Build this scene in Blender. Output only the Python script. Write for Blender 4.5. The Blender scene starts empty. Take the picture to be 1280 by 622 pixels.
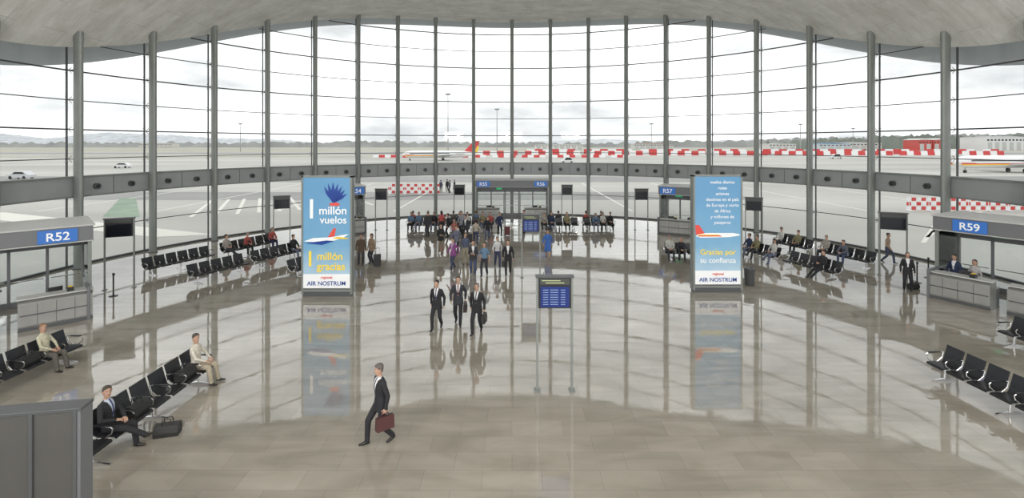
import bpy, math, random
import numpy as np
from mathutils import Vector, Matrix
random.seed(7)
pi=math.pi
S=bpy.context.scene
try:
    S.view_settings.view_transform='Standard'
    S.view_settings.look='None'
    S.view_settings.exposure=.05
except Exception: pass

# ------------------------------------------------------------------ materials
_m={}
def mat(key,col,rough=.5,metal=0.0,noise=0.0,nscale=8.0,emit=0.0,spec=None):
    if key in _m: return _m[key]
    m=bpy.data.materials.new(key); m.use_nodes=True
    nt=m.node_tree; b=nt.nodes['Principled BSDF']
    c=(col[0],col[1],col[2],1)
    b.inputs['Base Color'].default_value=c
    b.inputs['Roughness'].default_value=rough
    b.inputs['Metallic'].default_value=metal
    if spec is not None: b.inputs['Specular IOR Level'].default_value=spec
    if emit>0:
        b.inputs['Emission Color'].default_value=c
        b.inputs['Emission Strength'].default_value=emit
    if noise>0:
        tc=nt.nodes.new('ShaderNodeTexCoord'); n=nt.nodes.new('ShaderNodeTexNoise')
        n.inputs['Scale'].default_value=nscale; n.inputs['Detail'].default_value=5
        nt.links.new(tc.outputs['Object'],n.inputs['Vector'])
        r=nt.nodes.new('ShaderNodeValToRGB')
        r.color_ramp.elements[0].position=.3; r.color_ramp.elements[1].position=.7
        lo=[max(0,v*(1-noise)) for v in col]; hi=[min(1,v*(1+noise)) for v in col]
        r.color_ramp.elements[0].color=(*lo,1); r.color_ramp.elements[1].color=(*hi,1)
        nt.links.new(n.outputs['Fac'],r.inputs['Fac']); nt.links.new(r.outputs['Color'],b.inputs['Base Color'])
    _m[key]=m; return m

def cloth(col):
    return mat('cloth_%.3f_%.3f_%.3f'%tuple(col),col,.85,0,.18,14)

def glass_mat():
    m=bpy.data.materials.new('window_glass'); m.use_nodes=True; nt=m.node_tree
    for n in list(nt.nodes): nt.nodes.remove(n)
    o=nt.nodes.new('ShaderNodeOutputMaterial'); t=nt.nodes.new('ShaderNodeBsdfTransparent')
    t.inputs['Color'].default_value=(.94,.96,.955,1)
    g=nt.nodes.new('ShaderNodeBsdfGlossy'); g.inputs['Roughness'].default_value=.02
    f=nt.nodes.new('ShaderNodeFresnel'); f.inputs['IOR'].default_value=1.35
    mx=nt.nodes.new('ShaderNodeMixShader')
    nt.links.new(f.outputs[0],mx.inputs[0]); nt.links.new(t.outputs[0],mx.inputs[1]); nt.links.new(g.outputs[0],mx.inputs[2])
    nt.links.new(mx.outputs[0],o.inputs[0]); return m
GLASS=glass_mat()

def floor_mat():
    m=bpy.data.materials.new('polished_marble'); m.use_nodes=True; nt=m.node_tree; L=nt.links
    b=nt.nodes['Principled BSDF']
    tc=nt.nodes.new('ShaderNodeTexCoord')
    br=nt.nodes.new('ShaderNodeTexBrick'); br.inputs['Scale'].default_value=1.0
    br.inputs['Brick Width'].default_value=1.2; br.inputs['Row Height'].default_value=.6
    br.inputs['Mortar Size'].default_value=.004; br.inputs['Bias'].default_value=0
    br.inputs['Color1'].default_value=(.375,.345,.295,1); br.inputs['Color2'].default_value=(.325,.298,.252,1)
    br.inputs['Mortar'].default_value=(.23,.21,.18,1)
    L.new(tc.outputs['Object'],br.inputs['Vector'])
    mp=nt.nodes.new('ShaderNodeMapping'); mp.inputs['Scale'].default_value=(.35,1.2,1)
    L.new(tc.outputs['Object'],mp.inputs['Vector'])
    n=nt.nodes.new('ShaderNodeTexNoise'); n.inputs['Scale'].default_value=1.3; n.inputs['Detail'].default_value=9; n.inputs['Distortion'].default_value=.8
    L.new(mp.outputs[0],n.inputs['Vector'])
    r=nt.nodes.new('ShaderNodeValToRGB'); r.color_ramp.elements[0].position=.32; r.color_ramp.elements[0].color=(.74,.73,.71,1)
    r.color_ramp.elements[1].position=.66; r.color_ramp.elements[1].color=(1.0,1.0,1.0,1)
    L.new(n.outputs['Fac'],r.inputs['Fac'])
    mx=nt.nodes.new('ShaderNodeMix'); mx.data_type='RGBA'; mx.blend_type='MULTIPLY'; mx.inputs[0].default_value=1
    L.new(br.outputs['Color'],mx.inputs[6]); L.new(r.outputs['Color'],mx.inputs[7])
    L.new(mx.outputs[2],b.inputs['Base Color'])
    n2=nt.nodes.new('ShaderNodeTexNoise'); n2.inputs['Scale'].default_value=.8; n2.inputs['Detail'].default_value=6
    L.new(tc.outputs['Object'],n2.inputs['Vector'])
    mr=nt.nodes.new('ShaderNodeMapRange'); mr.inputs[1].default_value=.3; mr.inputs[2].default_value=.7; mr.inputs[3].default_value=.01; mr.inputs[4].default_value=.07
    L.new(n2.outputs['Fac'],mr.inputs[0]); L.new(mr.outputs[0],b.inputs['Roughness'])
    b.inputs['IOR'].default_value=2.0
    n3=nt.nodes.new('ShaderNodeTexNoise'); n3.inputs['Scale'].default_value=2.2; n3.inputs['Detail'].default_value=2
    L.new(tc.outputs['Object'],n3.inputs['Vector'])
    bp=nt.nodes.new('ShaderNodeBump'); bp.inputs['Strength'].default_value=.010; bp.inputs['Distance'].default_value=.1
    L.new(n3.outputs['Fac'],bp.inputs['Height']); L.new(bp.outputs[0],b.inputs['Normal'])
    return m

def ceil_mat():
    m=bpy.data.materials.new('board_marked_concrete'); m.use_nodes=True; nt=m.node_tree; L=nt.links
    b=nt.nodes['Principled BSDF']; b.inputs['Roughness'].default_value=.8
    tc=nt.nodes.new('ShaderNodeTexCoord')
    mp=nt.nodes.new('ShaderNodeMapping'); mp.inputs['Scale'].default_value=(.5,.8,.3)
    L.new(tc.outputs['Object'],mp.inputs['Vector'])
    n=nt.nodes.new('ShaderNodeTexNoise'); n.inputs['Scale'].default_value=1.1; n.inputs['Detail'].default_value=9; n.inputs['Roughness'].default_value=.72
    L.new(mp.outputs[0],n.inputs['Vector'])
    r=nt.nodes.new('ShaderNodeValToRGB'); r.color_ramp.elements[0].position=.32; r.color_ramp.elements[0].color=(.60,.595,.55,1)
    r.color_ramp.elements[1].position=.68; r.color_ramp.elements[1].color=(.88,.88,.85,1)
    L.new(n.outputs['Fac'],r.inputs['Fac'])
    br=nt.nodes.new('ShaderNodeTexBrick'); br.inputs['Scale'].default_value=1; br.inputs['Brick Width'].default_value=2.6; br.inputs['Row Height'].default_value=1.3
    br.inputs['Mortar Size'].default_value=.015; br.inputs['Color1'].default_value=(1,1,1,1); br.inputs['Color2'].default_value=(.94,.94,.94,1); br.inputs['Mortar'].default_value=(.78,.77,.76,1)
    L.new(tc.outputs['Object'],br.inputs['Vector'])
    mx=nt.nodes.new('ShaderNodeMix'); mx.data_type='RGBA'; mx.blend_type='MULTIPLY'; mx.inputs[0].default_value=1
    L.new(r.outputs['Color'],mx.inputs[6]); L.new(br.outputs['Color'],mx.inputs[7]); L.new(mx.outputs[2],b.inputs['Base Color'])
    return m

STEEL=mat('painted_steel',(.23,.245,.232),.45,.2,.06,2)
DARKSTEEL=mat('dark_steel',(.10,.105,.11),.45,.3)
JOINT=mat('glazing_joint',(.07,.075,.08),.5)
BEAM=mat('beam_panel',(.33,.345,.355),.5,.1,.05,1)
CHROME=mat('chrome',(.75,.75,.76),.18,1.0)
BLACKSEAT=mat('black_perforated_seat',(.025,.026,.03),.38,.3)
GREYM=mat('counter_metal',(.34,.34,.33),.38,.4,.06,3)
DGREY=mat('canopy_grey',(.17,.175,.185),.45,.2)
LGREY=mat('light_panel',(.5,.5,.49),.5)
BLUE=mat('sign_blue',(.03,.13,.42),.4,emit=.3)
WHITE=mat('white_paint',(.85,.85,.85),.5)
WHITEE=mat('sign_white',(.85,.86,.87),.5,emit=.1)
BLACK=mat('black_plastic',(.02,.02,.022),.35)
SCREEN=mat('blue_screen',(.012,.025,.13),.2,emit=.4)
SCRTXT=mat('screen_text',(.22,.30,.45),.4,emit=.25)
RED=mat('red_paint',(.62,.05,.05),.5)
YEL=mat('yellow_paint',(.9,.6,.03),.5)
GREENS=mat('exit_sign_green',(.03,.4,.15),.4,emit=.5)

# ------------------------------------------------------------------ mesh builder
class MB:
    def __init__(s): s.v=[];s.f=[];s.m=[];s.mats=[]
    def mi(s,m):
        if m not in s.mats: s.mats.append(m)
        return s.mats.index(m)
    def add(s,vs,fs,m):
        o=len(s.v); k=s.mi(m)
        s.v+=[tuple(v) for v in vs]
        for f in fs: s.f.append([i+o for i in f]); s.m.append(k)
    def box(s,c,d,m,rz=0,rx=0,ry=0):
        M=Matrix.Translation(c)@Matrix.Rotation(rz,4,'Z')@Matrix.Rotation(ry,4,'Y')@Matrix.Rotation(rx,4,'X')
        vs=[M@Vector((x*d[0]/2,y*d[1]/2,z*d[2]/2)) for z in(-1,1) for y in(-1,1) for x in(-1,1)]
        s.add(vs,[(0,2,3,1),(4,5,7,6),(0,1,5,4),(2,6,7,3),(0,4,6,2),(1,3,7,5)],m)
    def cyl(s,p0,p1,r,m,n=12,r1=None):
        p0=Vector(p0);p1=Vector(p1); d=(p1-p0).normalized()
        u=d.orthogonal().normalized(); v=d.cross(u)
        r1=r if r1 is None else r1
        vs=[p0+(u*math.cos(2*pi*i/n)+v*math.sin(2*pi*i/n))*r for i in range(n)]+[p1+(u*math.cos(2*pi*i/n)+v*math.sin(2*pi*i/n))*r1 for i in range(n)]
        fs=[(i,(i+1)%n,n+(i+1)%n,n+i) for i in range(n)]+[tuple(range(n))[::-1],tuple(range(n,2*n))]
        s.add(vs,fs,m)
    def tube(s,pts,r,m,n=8):
        for a,b in zip(pts,pts[1:]): s.cyl(a,b,r,m,n)
    def prism(s,pts,x0,x1,m,axis='x'):
        n=len(pts)
        if axis=='x': vs=[(x0,p[0],p[1]) for p in pts]+[(x1,p[0],p[1]) for p in pts]
        elif axis=='y': vs=[(p[0],x0,p[1]) for p in pts]+[(p[0],x1,p[1]) for p in pts]
        else: vs=[(p[0],p[1],x0) for p in pts]+[(p[0],p[1],x1) for p in pts]
        fs=[(i,(i+1)%n,n+(i+1)%n,n+i) for i in range(n)]+[tuple(range(n)),tuple(range(n,2*n))[::-1]]
        s.add(vs,fs,m)
    def lathe(s,prof,m,n=20,M=None):
        M=M or Matrix.Identity(4)
        vs=[];k=len(prof)
        for r,z in prof:
            for i in range(n): vs.append(M@Vector((r*math.cos(2*pi*i/n),r*math.sin(2*pi*i/n),z)))
        fs=[]
        for j in range(k-1):
            for i in range(n): fs.append((j*n+i,j*n+(i+1)%n,(j+1)*n+(i+1)%n,(j+1)*n+i))
        fs.append(tuple(range(n))[::-1]); fs.append(tuple(range((k-1)*n,k*n)))
        s.add(vs,fs,m)
    def mesh(s,name,smooth=False,recalc=True):
        me=bpy.data.meshes.new(name); me.from_pydata(s.v,[],s.f)
        for m in s.mats: me.materials.append(m)
        me.polygons.foreach_set('material_index',s.m)
        if recalc:
            import bmesh
            bm=bmesh.new(); bm.from_mesh(me); bmesh.ops.recalc_face_normals(bm,faces=bm.faces); bm.to_mesh(me); bm.free()
        if smooth:
            me.polygons.foreach_set('use_smooth',[True]*len(me.polygons))
            try: me.set_sharp_from_angle(angle=math.radians(35))
            except Exception: pass
        me.update(); return me
    def obj(s,name,loc=(0,0,0),rz=0,smooth=False,recalc=True,bevel=0,parent=None):
        return place(s.mesh(name,smooth,recalc),name,loc,rz,bevel,parent)
def place(me,name,loc=(0,0,0),rz=0,bevel=0,parent=None):
    o=bpy.data.objects.new(name,me); S.collection.objects.link(o)
    o.location=loc; o.rotation_euler=(0,0,rz)
    if bevel>0:
        b=o.modifiers.new('bevel','BEVEL'); b.width=bevel; b.segments=2; b.limit_method='ANGLE'
    if parent: o.parent=parent
    return o
def text(s,size,m,parent,loc,name='lettering',align='CENTER',rz=0,bold=0.0,shear=0):
    c=bpy.data.curves.new(name,'FONT'); c.body=s; c.size=size; c.align_x=align; c.extrude=.004; c.offset=bold; c.shear=shear
    c.materials.append(m)
    o=bpy.data.objects.new(name,c); S.collection.objects.link(o)
    o.location=loc; o.rotation_euler=(pi/2,0,rz); o.parent=parent
    return o

# ------------------------------------------------------------------ hall shell
YC=23.0; RC=23.6; RG=24.35
def H(X): return 18.3-1.9e-5*min(abs(X),26)**4
TH=[0,.1525,.3017,.4459,.5926,.7458,.9036,1.0656,1.2352,1.4147]
ANG=[-t for t in TH[:0:-1]]+TH
def ring(t,r,z): return (r*math.sin(t),YC+r*math.cos(t),z)

b=MB()
FM=floor_mat()
NT=96
outline=[ring(-pi/2+pi*i/NT,RG+.15,0) for i in range(NT+1)]+[(RG+.15,-16,0),(-RG-.15,-16,0)]
vs=outline+[(x,y,-.3) for x,y,z in outline]; n=len(outline)
b.add(vs,[tuple(range(n))]+[tuple(range(n,2*n))]+[(i,n+i,n+(i+1)%n,(i+1)%n) for i in range(n)],FM)
b.obj('floor')

b=MB(); CM=ceil_mat()
NR=14
vs=[];fs=[]
for j in range(NR+1):
    r=(RG)*j/NR
    for i in range(NT+1):
        x,y,_=ring(-pi/2+pi*i/NT,r,0); vs.append((x,y,H(x)))
for j in range(NR):
    for i in range(NT):
        a=j*(NT+1)+i; fs.append((a,a+1,a+NT+2,a+NT+1))
b.add(vs,fs,CM)
vs=[];fs=[];NX=40
for j in range(2):
    for i in range(NX+1):
        x=-RG+2*RG*i/NX; vs.append((x,YC if j==0 else -16,H(x)))
for i in range(NX): fs.append((i,i+1,i+NX+2,i+NX+1))
b.add(vs,fs,CM)
b.obj('ceiling',smooth=True,recalc=False)
# roof eave outside
b=MB(); EV=mat('eave_louvre',(.36,.40,.42),.5,.2)
vs=[];fs=[]
prof=[(RG,0,0),(RG+.9,-.15,-.5),(RG+1.9,-.1,-.9),(RG+1.9,.5,-.3),(RG,.9,.9)]
for i in range(NT+1):
    t=-pi/2+pi*i/NT; s2=math.sin(t)**4
    for (r,dz,ds) in prof:
        x,y,_=ring(t,r,0); vs.append((x,y,H(RG*math.sin(t))+dz+ds*s2))
k=len(prof)
for i in range(NT):
    for j in range(k-1): fs.append((i*k+j,(i+1)*k+j,(i+1)*k+j+1,i*k+j+1))
b.add(vs,fs,EV); b.obj('roof_eave',smooth=True)

# glass
b=MB();vs=[];fs=[]
for i in range(NT+1):
    t=-pi/2+pi*i/NT; x,y,_=ring(t,RG,0); vs+=[(x,y,0),(x,y,H(x)+.02)]
for i in range(NT): fs.append((2*i,2*i+2,2*i+3,2*i+1))
b.add(vs,fs,GLASS); b.obj('window_1',smooth=True,recalc=False)
for k,sx in enumerate((-1,1)):
    b=MB(); X=sx*RG
    b.add([(X,YC,0),(X,-16,0),(X,-16,H(RG)),(X,YC,H(RG))],[(0,1,2,3)],GLASS)
    b.obj('window_%d'%(k+2),recalc=False)
b=MB(); b.add([(-RG,-16,0),(RG,-16,0),(RG,-16,H(RG)),(-RG,-16,H(RG))],[(0,1,2,3)],GLASS); b.obj('window_4',recalc=False)
# glazing frame (joints)
b=MB()
def arcbar(z,r,dr,dz,m,cond=True,n=NT,z2=None):
    for i in range(n):
        t0=-pi/2+pi*i/n; t1=-pi/2+pi*(i+1)/n
        if cond and z>H(RG*math.sin((t0+t1)/2))-.05: continue
        q=[ring(t0,r,z-dz/2),ring(t1,r,z-dz/2),ring(t1,r+dr,z-dz/2),ring(t0,r+dr,z-dz/2),
           ring(t0,r,z+dz/2),ring(t1,r,z+dz/2),ring(t1,r+dr,z+dz/2),ring(t0,r+dr,z+dz/2)]
        b.add(q,[(0,3,2,1),(4,5,6,7),(0,1,5,4),(2,3,7,6)],m)
ZJ=[5.9,7.5,9.1,10.7,12.3,13.9,15.5,17.1]
for k,z in enumerate(ZJ): arcbar(z,RG-.05,.1,.075 if k%2 else .045,JOINT)
arcbar(.05,RG-.08,.16,.14,DARKSTEEL); arcbar(1.95,RG-.04,.08,.045,JOINT)
for t in ANG:
    x0,y0,_=ring(t,RG,0); b.box((x0,y0,(H(x0))/2),(.05,.1,H(x0)),JOINT,rz=-t)
for sx in (-1,1):
    for y in (19,15,11,7,3,-1,-5,-9,-13): b.box((sx*RG,y,H(RG)/2),(.1,.05,H(RG)),JOINT)
    for z in ZJ[:4]: b.box((sx*RG,3.5,z),(.1,39,.06),JOINT)
for x in range(-24,25,4): b.box((x,-16,H(RG)/2),(.06,.1,H(RG)),JOINT)
for t in ANG:
    for z in ZJ+[1.95]:
        X=RG*math.sin(t)
        if z>H(X)-.3: continue
        p=Vector(ring(t,RG-.12,z)); tg=Vector((math.cos(t),-math.sin(t),0)); up=Vector((0,0,1))
        b.cyl(ring(t,RC+.29,z),p,.03,STEEL,6)
        for a in(-1,1):
            for c in(-1,1): b.cyl(p,p+tg*.17*a+up*.17*c,.016,STEEL,5)
b.obj('window_frame')
# spandrel beam
b=MB()
def arcband(r0,r1,z0,z1,m):
    for i in range(NT):
        t0=-pi/2+pi*i/NT; t1=-pi/2+pi*(i+1)/NT
        q=[ring(t0,r0,z0),ring(t1,r0,z0),ring(t1,r1,z0),ring(t0,r1,z0),ring(t0,r0,z1),ring(t1,r0,z1),ring(t1,r1,z1),ring(t0,r1,z1)]
        b.add(q,[(0,3,2,1),(4,5,6,7),(0,1,5,4),(2,3,7,6)],m)
arcband(23.86,24.25,3.9,4.85,BEAM)
arcband(23.80,24.28,4.85,4.97,STEEL)
arcband(23.80,24.28,3.82,3.9,STEEL)
for a,c in zip(ANG,ANG[1:]):
    for u in (.27,.73):
        t=a+(c-a)*u
        b.cyl(ring(t,23.7,4.35),ring(t,23.9,4.35),.17,DARKSTEEL,14); b.cyl(ring(t,23.66,4.35),ring(t,23.75,4.35),.11,BLACK,12)
    t=(a+c)/2; x,y,z=ring(t,23.86,4.37); b.box((x,y,z),(.03,.02,.95),DARKSTEEL,rz=-t)
for sx in(-1,1):
    b.box((sx*24.05,3.5,4.37),(.4,39,.95),BEAM); b.box((sx*24.05,3.5,4.91),(.48,39,.12),DARKSTEEL)
b.obj('spandrel_beam',smooth=True)
# columns
for t in ANG+[-1.59,1.59]:
    b=MB(); x,y,_=ring(t,RC,0); h=H(x)+.05; n=24
    rad=Vector((math.sin(t),math.cos(t),0)); tg=Vector((math.cos(t),-math.sin(t),0))
    def el(a,c,z0,z1,m):
        v=[rad*a*math.cos(2*pi*i/n)+tg*c*math.sin(2*pi*i/n)+Vector((0,0,z)) for z in(z0,z1) for i in range(n)]
        b.add(v,[(i,(i+1)%n,n+(i+1)%n,n+i) for i in range(n)]+[tuple(range(n)),tuple(range(n,2*n))],m)
    el(.27,.16,.04,h,STEEL); el(.34,.22,0,.04,DARKSTEEL); el(.285,.175,3.8,5.0,STEEL); el(.285,.175,h-.5,h-.1,STEEL)
    b.obj('steel_column',(x,y,0),smooth=True)

# ------------------------------------------------------------------ bench
def bench_mesh(n):
    b=MB(); p=.60; W=n*p
    for i in range(n):
        x0=-W/2+i*p+.045; x1=x0+p-.09
        top=[(.25,.405),(.22,.435),(.10,.44),(-.10,.425),(-.20,.43),(-.245,.47),(-.30,.62),(-.355,.80),(-.385,.90)]
        bot=[(y-.028 if z>.46 else y,z-.028 if z<.6 else z-.006) for y,z in top]
        b.prism(top+bot[::-1],x0,x1,BLACKSEAT)
        b.box(((x0+x1)/2,-.02,.385),(.08,.36,.03),CHROME)
    for i in range(n+1):
        x=-W/2+i*p
        b.tube([(x,-.06,.36),(x,-.27,.52),(x,-.31,.66),(x,-.24,.675),(x,.17,.655),(x,.215,.62),(x,.19,.52),(x,-.02,.36)],.014,CHROME,6)
        b.box((x,-.03,.68),(.05,.34,.025),BLACK)
    b.box((0,-.05,.35),(W,.07,.06),CHROME)
    legs=[-W/2+p/2+.05, W/2-p/2-.05]
    if n>5: legs.append(0)
    for x in legs:
        b.cyl((x,-.04,.34),(x,.0,.05),.03,CHROME,10)
        b.prism([(-.34,0),(-.34,.03),(-.05,.075),(.05,.075),(.36,.03),(.36,0)],x-.025,x+.025,CHROME)
    return b.mesh('bench_seat_row',smooth=True)
_bm={}
def bench(x,y,rz,n):
    if n not in _bm: _bm[n]=bench_mesh(n)
    return place(_bm[n],'airport_bench',(x,y,0),rz)
def row(p0,p1,ns,face):
    p0=Vector(p0);p1=Vector(p1); d=(p1-p0).normalized(); nrm=Vector((-d.y,d.x))*face
    rz=math.atan2(-nrm.x,nrm.y); L=(p1-p0).length; tot=sum(ns)*.6; gap=(L-tot)/max(1,len(ns)-1) if len(ns)>1 else 0
    pos=0; seats=[]
    for k in ns:
        c=p0+d*(pos+k*.3); bench(c.x,c.y,rz,k)
        for i in range(k): 
            q=p0+d*(pos+.3+i*.6); seats.append((q.x,q.y,rz))
        pos+=k*.6+gap
    return seats
rowA=row((-8.75,10.0),(-8.75,14.2),[7],-1)
rowB=row((-13.95,9.3),(-13.7,15.6),[5,5],-1)
rowC1=row((-18.5,25.0),(-15.4,32.2),[6,6],-1)
rowC2=row((-15.3,23.6),(-12.6,29.4),[5,5],-1)
rowC3=row((-10.9,24.6),(-9.9,27.4),[4],-1)
rowD1=row((19.2,26.4),(17.0,32.0),[5,4],1)
rowD2=row((15.9,24.2),(13.9,29.8),[5,4],1)
rowE=row((12.45,10.2),(12.2,14.8),[7],1)
rowF=row((16.9,12.6),(16.6,16.9),[7],1)
rowG1=row((-8.2,38.7),(-1.4,38.7),[5,6],-1)
rowG2=row((-8.2,39.75),(-1.4,39.75),[5,6],1)
rowG3=row((2.2,38.7),(8.0,38.7),[5,4],-1)
rowG4=row((2.2,39.75),(8.0,39.75),[5,4],1)
rowH=row((8.9,28.9),(11.3,28.6),[4],-1)

# ------------------------------------------------------------------ gate counters
def gate(x,y,rz,w,dep,signs,open_center=False):
    b=MB()
    b.box((0,dep/2,3.16),(w,dep,.6),DGREY); b.box((0,dep/2,3.49),(w+.12,dep+.12,.06),LGREY); b.box((0,dep/2,2.86),(w+.06,dep+.06,.04),LGREY)
    for sx in(-1,1):
        for yy in(.15,dep-.15): b.box((sx*(w/2-.1),yy,1.42),(.12,.12,2.84),STEEL)
        b.box((sx*(w/2-.1),dep/2,1.45),(.03,dep-.4,2.6),GLASS); b.box((sx*(w/2-.1),dep/2,1.1),(.05,dep-.4,.06),STEEL)
        b.box((sx*(w/2-.1),dep/2,.45),(.06,dep-.4,.9),GREYM)
    nb=max(2,int(w/1.1))
    for i in range(nb+1): b.box((-w/2+.1+(w-.2)*i/nb,dep-.15,1.42),(.1,.1,2.84),DGREY)
    b.box((0,dep-.15,2.35),(w-.2,.1,.12),DGREY); b.box((0,dep-.15,2.6),(w-.2,.05,.42),DGREY)
    b.box((0,dep-.15,.12),(w-.2,.08,.24),DGREY)
    for i in range(nb):
        xc=-w/2+.1+(w-.2)*(i+.5)/nb
        b.box((xc,dep-.12,1.25),((w-.2)/nb-.1,.02,2.1),GLASS); b.box((xc,dep-.17,1.05),((w-.2)/nb*.8,.04,.04),CHROME)
    b.box((-w*.18,dep-.23,2.6),(.5,.04,.2),GREENS)
    if open_center:
        for sx in(-.75,0,.75):b.box((sx,dep-.25,1.1),(.07,.08,2.2),STEEL)
        for k in range(7): b.box((0,dep-.25,.2+k*.3),(1.5,.04,.03),GREYM)
    segs=[(-w/2+.3,w/2-.3)] if not open_center else [(-w/2+.3,-1.1),(1.1,w/2-.3)]
    if w>4 and not open_center: segs=[(-w/2+.2,-.25),(.25,w/2-.1)]
    for a,c in segs:
        m=(a+c)/2; L=c-a
        b.prism([(-.95,0),(-1.0,.18),(-1.0,.98),(-.75,1.08),(-.35,1.08),(-.35,0)],a,c,GREYM)
        b.box((m,-.62,1.11),(L+.08,.6,.05),LGREY); b.box((m,-1.012,.55),(L-.1,.02,.04),DARKSTEEL); b.box((m,-.98,.06),(L,.1,.12),DARKSTEEL)
        b.box((m,-.2,.38),(L,.35,.76),DGREY); b.box((m,-.2,.78),(L,.5,.04),LGREY)
        k=max(1,int(L/1.3))
        for i in range(k):
            xx=a+L*(i+.5)/k
            b.box((xx,-.25,1.12),(.42,.05,.32),BLACK,rz=.2); b.box((xx,-.25,.86),(.06,.06,.2),BLACK); b.box((xx,-.22,.81),(.24,.18,.02),BLACK)
            b.box((xx+.4,-.65,1.2),(.2,.25,.14),BLACK); b.box((xx+.4,-.65,1.3),(.12,.2,.02),YEL)
        for q in range(1,4): b.box((a+L*q/4,-1.006,.55),(.015,.02,.8),DARKSTEEL)
    for sx in (-1,1): b.box((sx*(w/2-.22),-.55,.62),(.1,1.0,1.24),DGREY)
    o=b.obj('boarding_gate_counter',(x,y,0),rz,bevel=.008)
    for (lx,s) in signs:
        q=MB(); q.box((0,0,0),(1.15,.05,.5),BLUE); so=q.obj('sign_panel',(lx,-.04,3.16),0,parent=o)
        text(s,.44,WHITEE,o,(lx,-.075,3.0),'sign_lettering',bold=.006)
    return o
gate(-18.45,18.15,math.radians(45),4.8,3,[(1.35,'R52'),])
gate(20.25,20.25,math.radians(-60.7),5.0,2.6,[(-1.2,'R59')])
gate(0,44.2,0,6.6,1.8,[(-2.55,'R55'),(2.55,'R56')],True)
gate(12.7,37.2,math.radians(-30),3.4,2.4,[(-1.0,'R57')])
gate(-12.7,37.2,math.radians(30),3.4,2.4,[(1.0,'R54')])

# ------------------------------------------------------------------ info displays
def display(x,y,rz,w=.92,zt=3.1,on=False,sh=.55):
    b=MB()
    for sx in(-1,1):
        b.box((sx*(w/2+.0),0,zt/2),(.06,.09,zt),STEEL); b.box((sx*(w/2),0,.012),(.16,.26,.024),STEEL)
    b.box((0,0,zt-.42),(w-.06,.16,.84),BLACK); b.box((0,-.01,zt+.015),(w+.1,.2,.05),DARKSTEEL)
    b.box((0,-.085,zt-.12),(w-.14,.015,.16),mat('display_header',(.06,.065,.06),.3))
    if on:
        b.box((0,-.088,zt-.53),(w-.16,.012,sh),SCREEN)
        for k in range(7):
            for (cx,ww) in((-.25,.14),(-.02,.22),(.22,.12)):
                b.box((cx,-.096,zt-.34-k*.065),(ww,.006,.016),SCRTXT)
        for k in range(2): b.box((-.1+.1*k,-.094,zt-.09-k*.06),(.5,.004,.02),mat('header_text',(.45,.5,.25),.5,emit=.1))
    else: b.box((0,-.088,zt-.53),(w-.16,.012,sh),mat('off_screen',(.012,.014,.02),.12))
    b.obj('flight_information_display',(x,y,0),rz,bevel=.004)
display(1.16,13.5,0,.94,3.1,True)
display(.95,24.9,0,.9,3.15,True)
display(-18.2,23.0,math.radians(25),1.1,3.25)
display(19.35,25.2,math.radians(-25),1.15,3.2)
display(-10.2,38.7,0,.9,3.2); display(-4.5,42.4,0,.9,3.2); display(4.7,42.4,0,.9,3.2); display(10.1,38.7,0,1,3.2)
display(15.8,32.4,-.4,1,3.2); display(-15.5,33.4,.4,1,3.2)

# ------------------------------------------------------------------ advertising pylons
def grad_mat(name,c0,c1,c2,z0,z1):
    m=bpy.data.materials.new(name); m.use_nodes=True; nt=m.node_tree; L=nt.links; B=nt.nodes['Principled BSDF']
    tc=nt.nodes.new('ShaderNodeTexCoord'); sp=nt.nodes.new('ShaderNodeSeparateXYZ'); L.new(tc.outputs['Object'],sp.inputs[0])
    mr=nt.nodes.new('ShaderNodeMapRange'); mr.inputs[1].default_value=z0; mr.inputs[2].default_value=z1; L.new(sp.outputs[2],mr.inputs[0])
    n=nt.nodes.new('ShaderNodeTexNoise'); n.inputs['Scale'].default_value=1.5; n.inputs['Detail'].default_value=5; L.new(tc.outputs['Object'],n.inputs['Vector'])
    ad=nt.nodes.new('ShaderNodeMath'); ad.operation='MULTIPLY_ADD'; ad.inputs[1].default_value=.25; L.new(n.outputs['Fac'],ad.inputs[0]); L.new(mr.outputs[0],ad.inputs[2])
    r=nt.nodes.new('ShaderNodeValToRGB'); e=r.color_ramp.elements; e[0].color=(*c0,1); e[0].position=.08; e[1].color=(*c2,1); e[1].position=1.0
    k=e.new(.5); k.color=(*c1,1)
    L.new(ad.outputs[0],r.inputs[0]); L.new(r.outputs[0],B.inputs['Base Color']); L.new(r.outputs[0],B.inputs['Emission Color']); B.inputs['Emission Strength'].default_value=.12
    B.inputs['Roughness'].default_value=.25
    return m
NAVY=mat('poster_navy',(.01,.05,.28),.4,emit=.1); PYEL=mat('poster_yellow',(.90,.66,.08),.4,emit=.12); PRED=mat('poster_red',(.7,.08,.06),.4,emit=.1)
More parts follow.
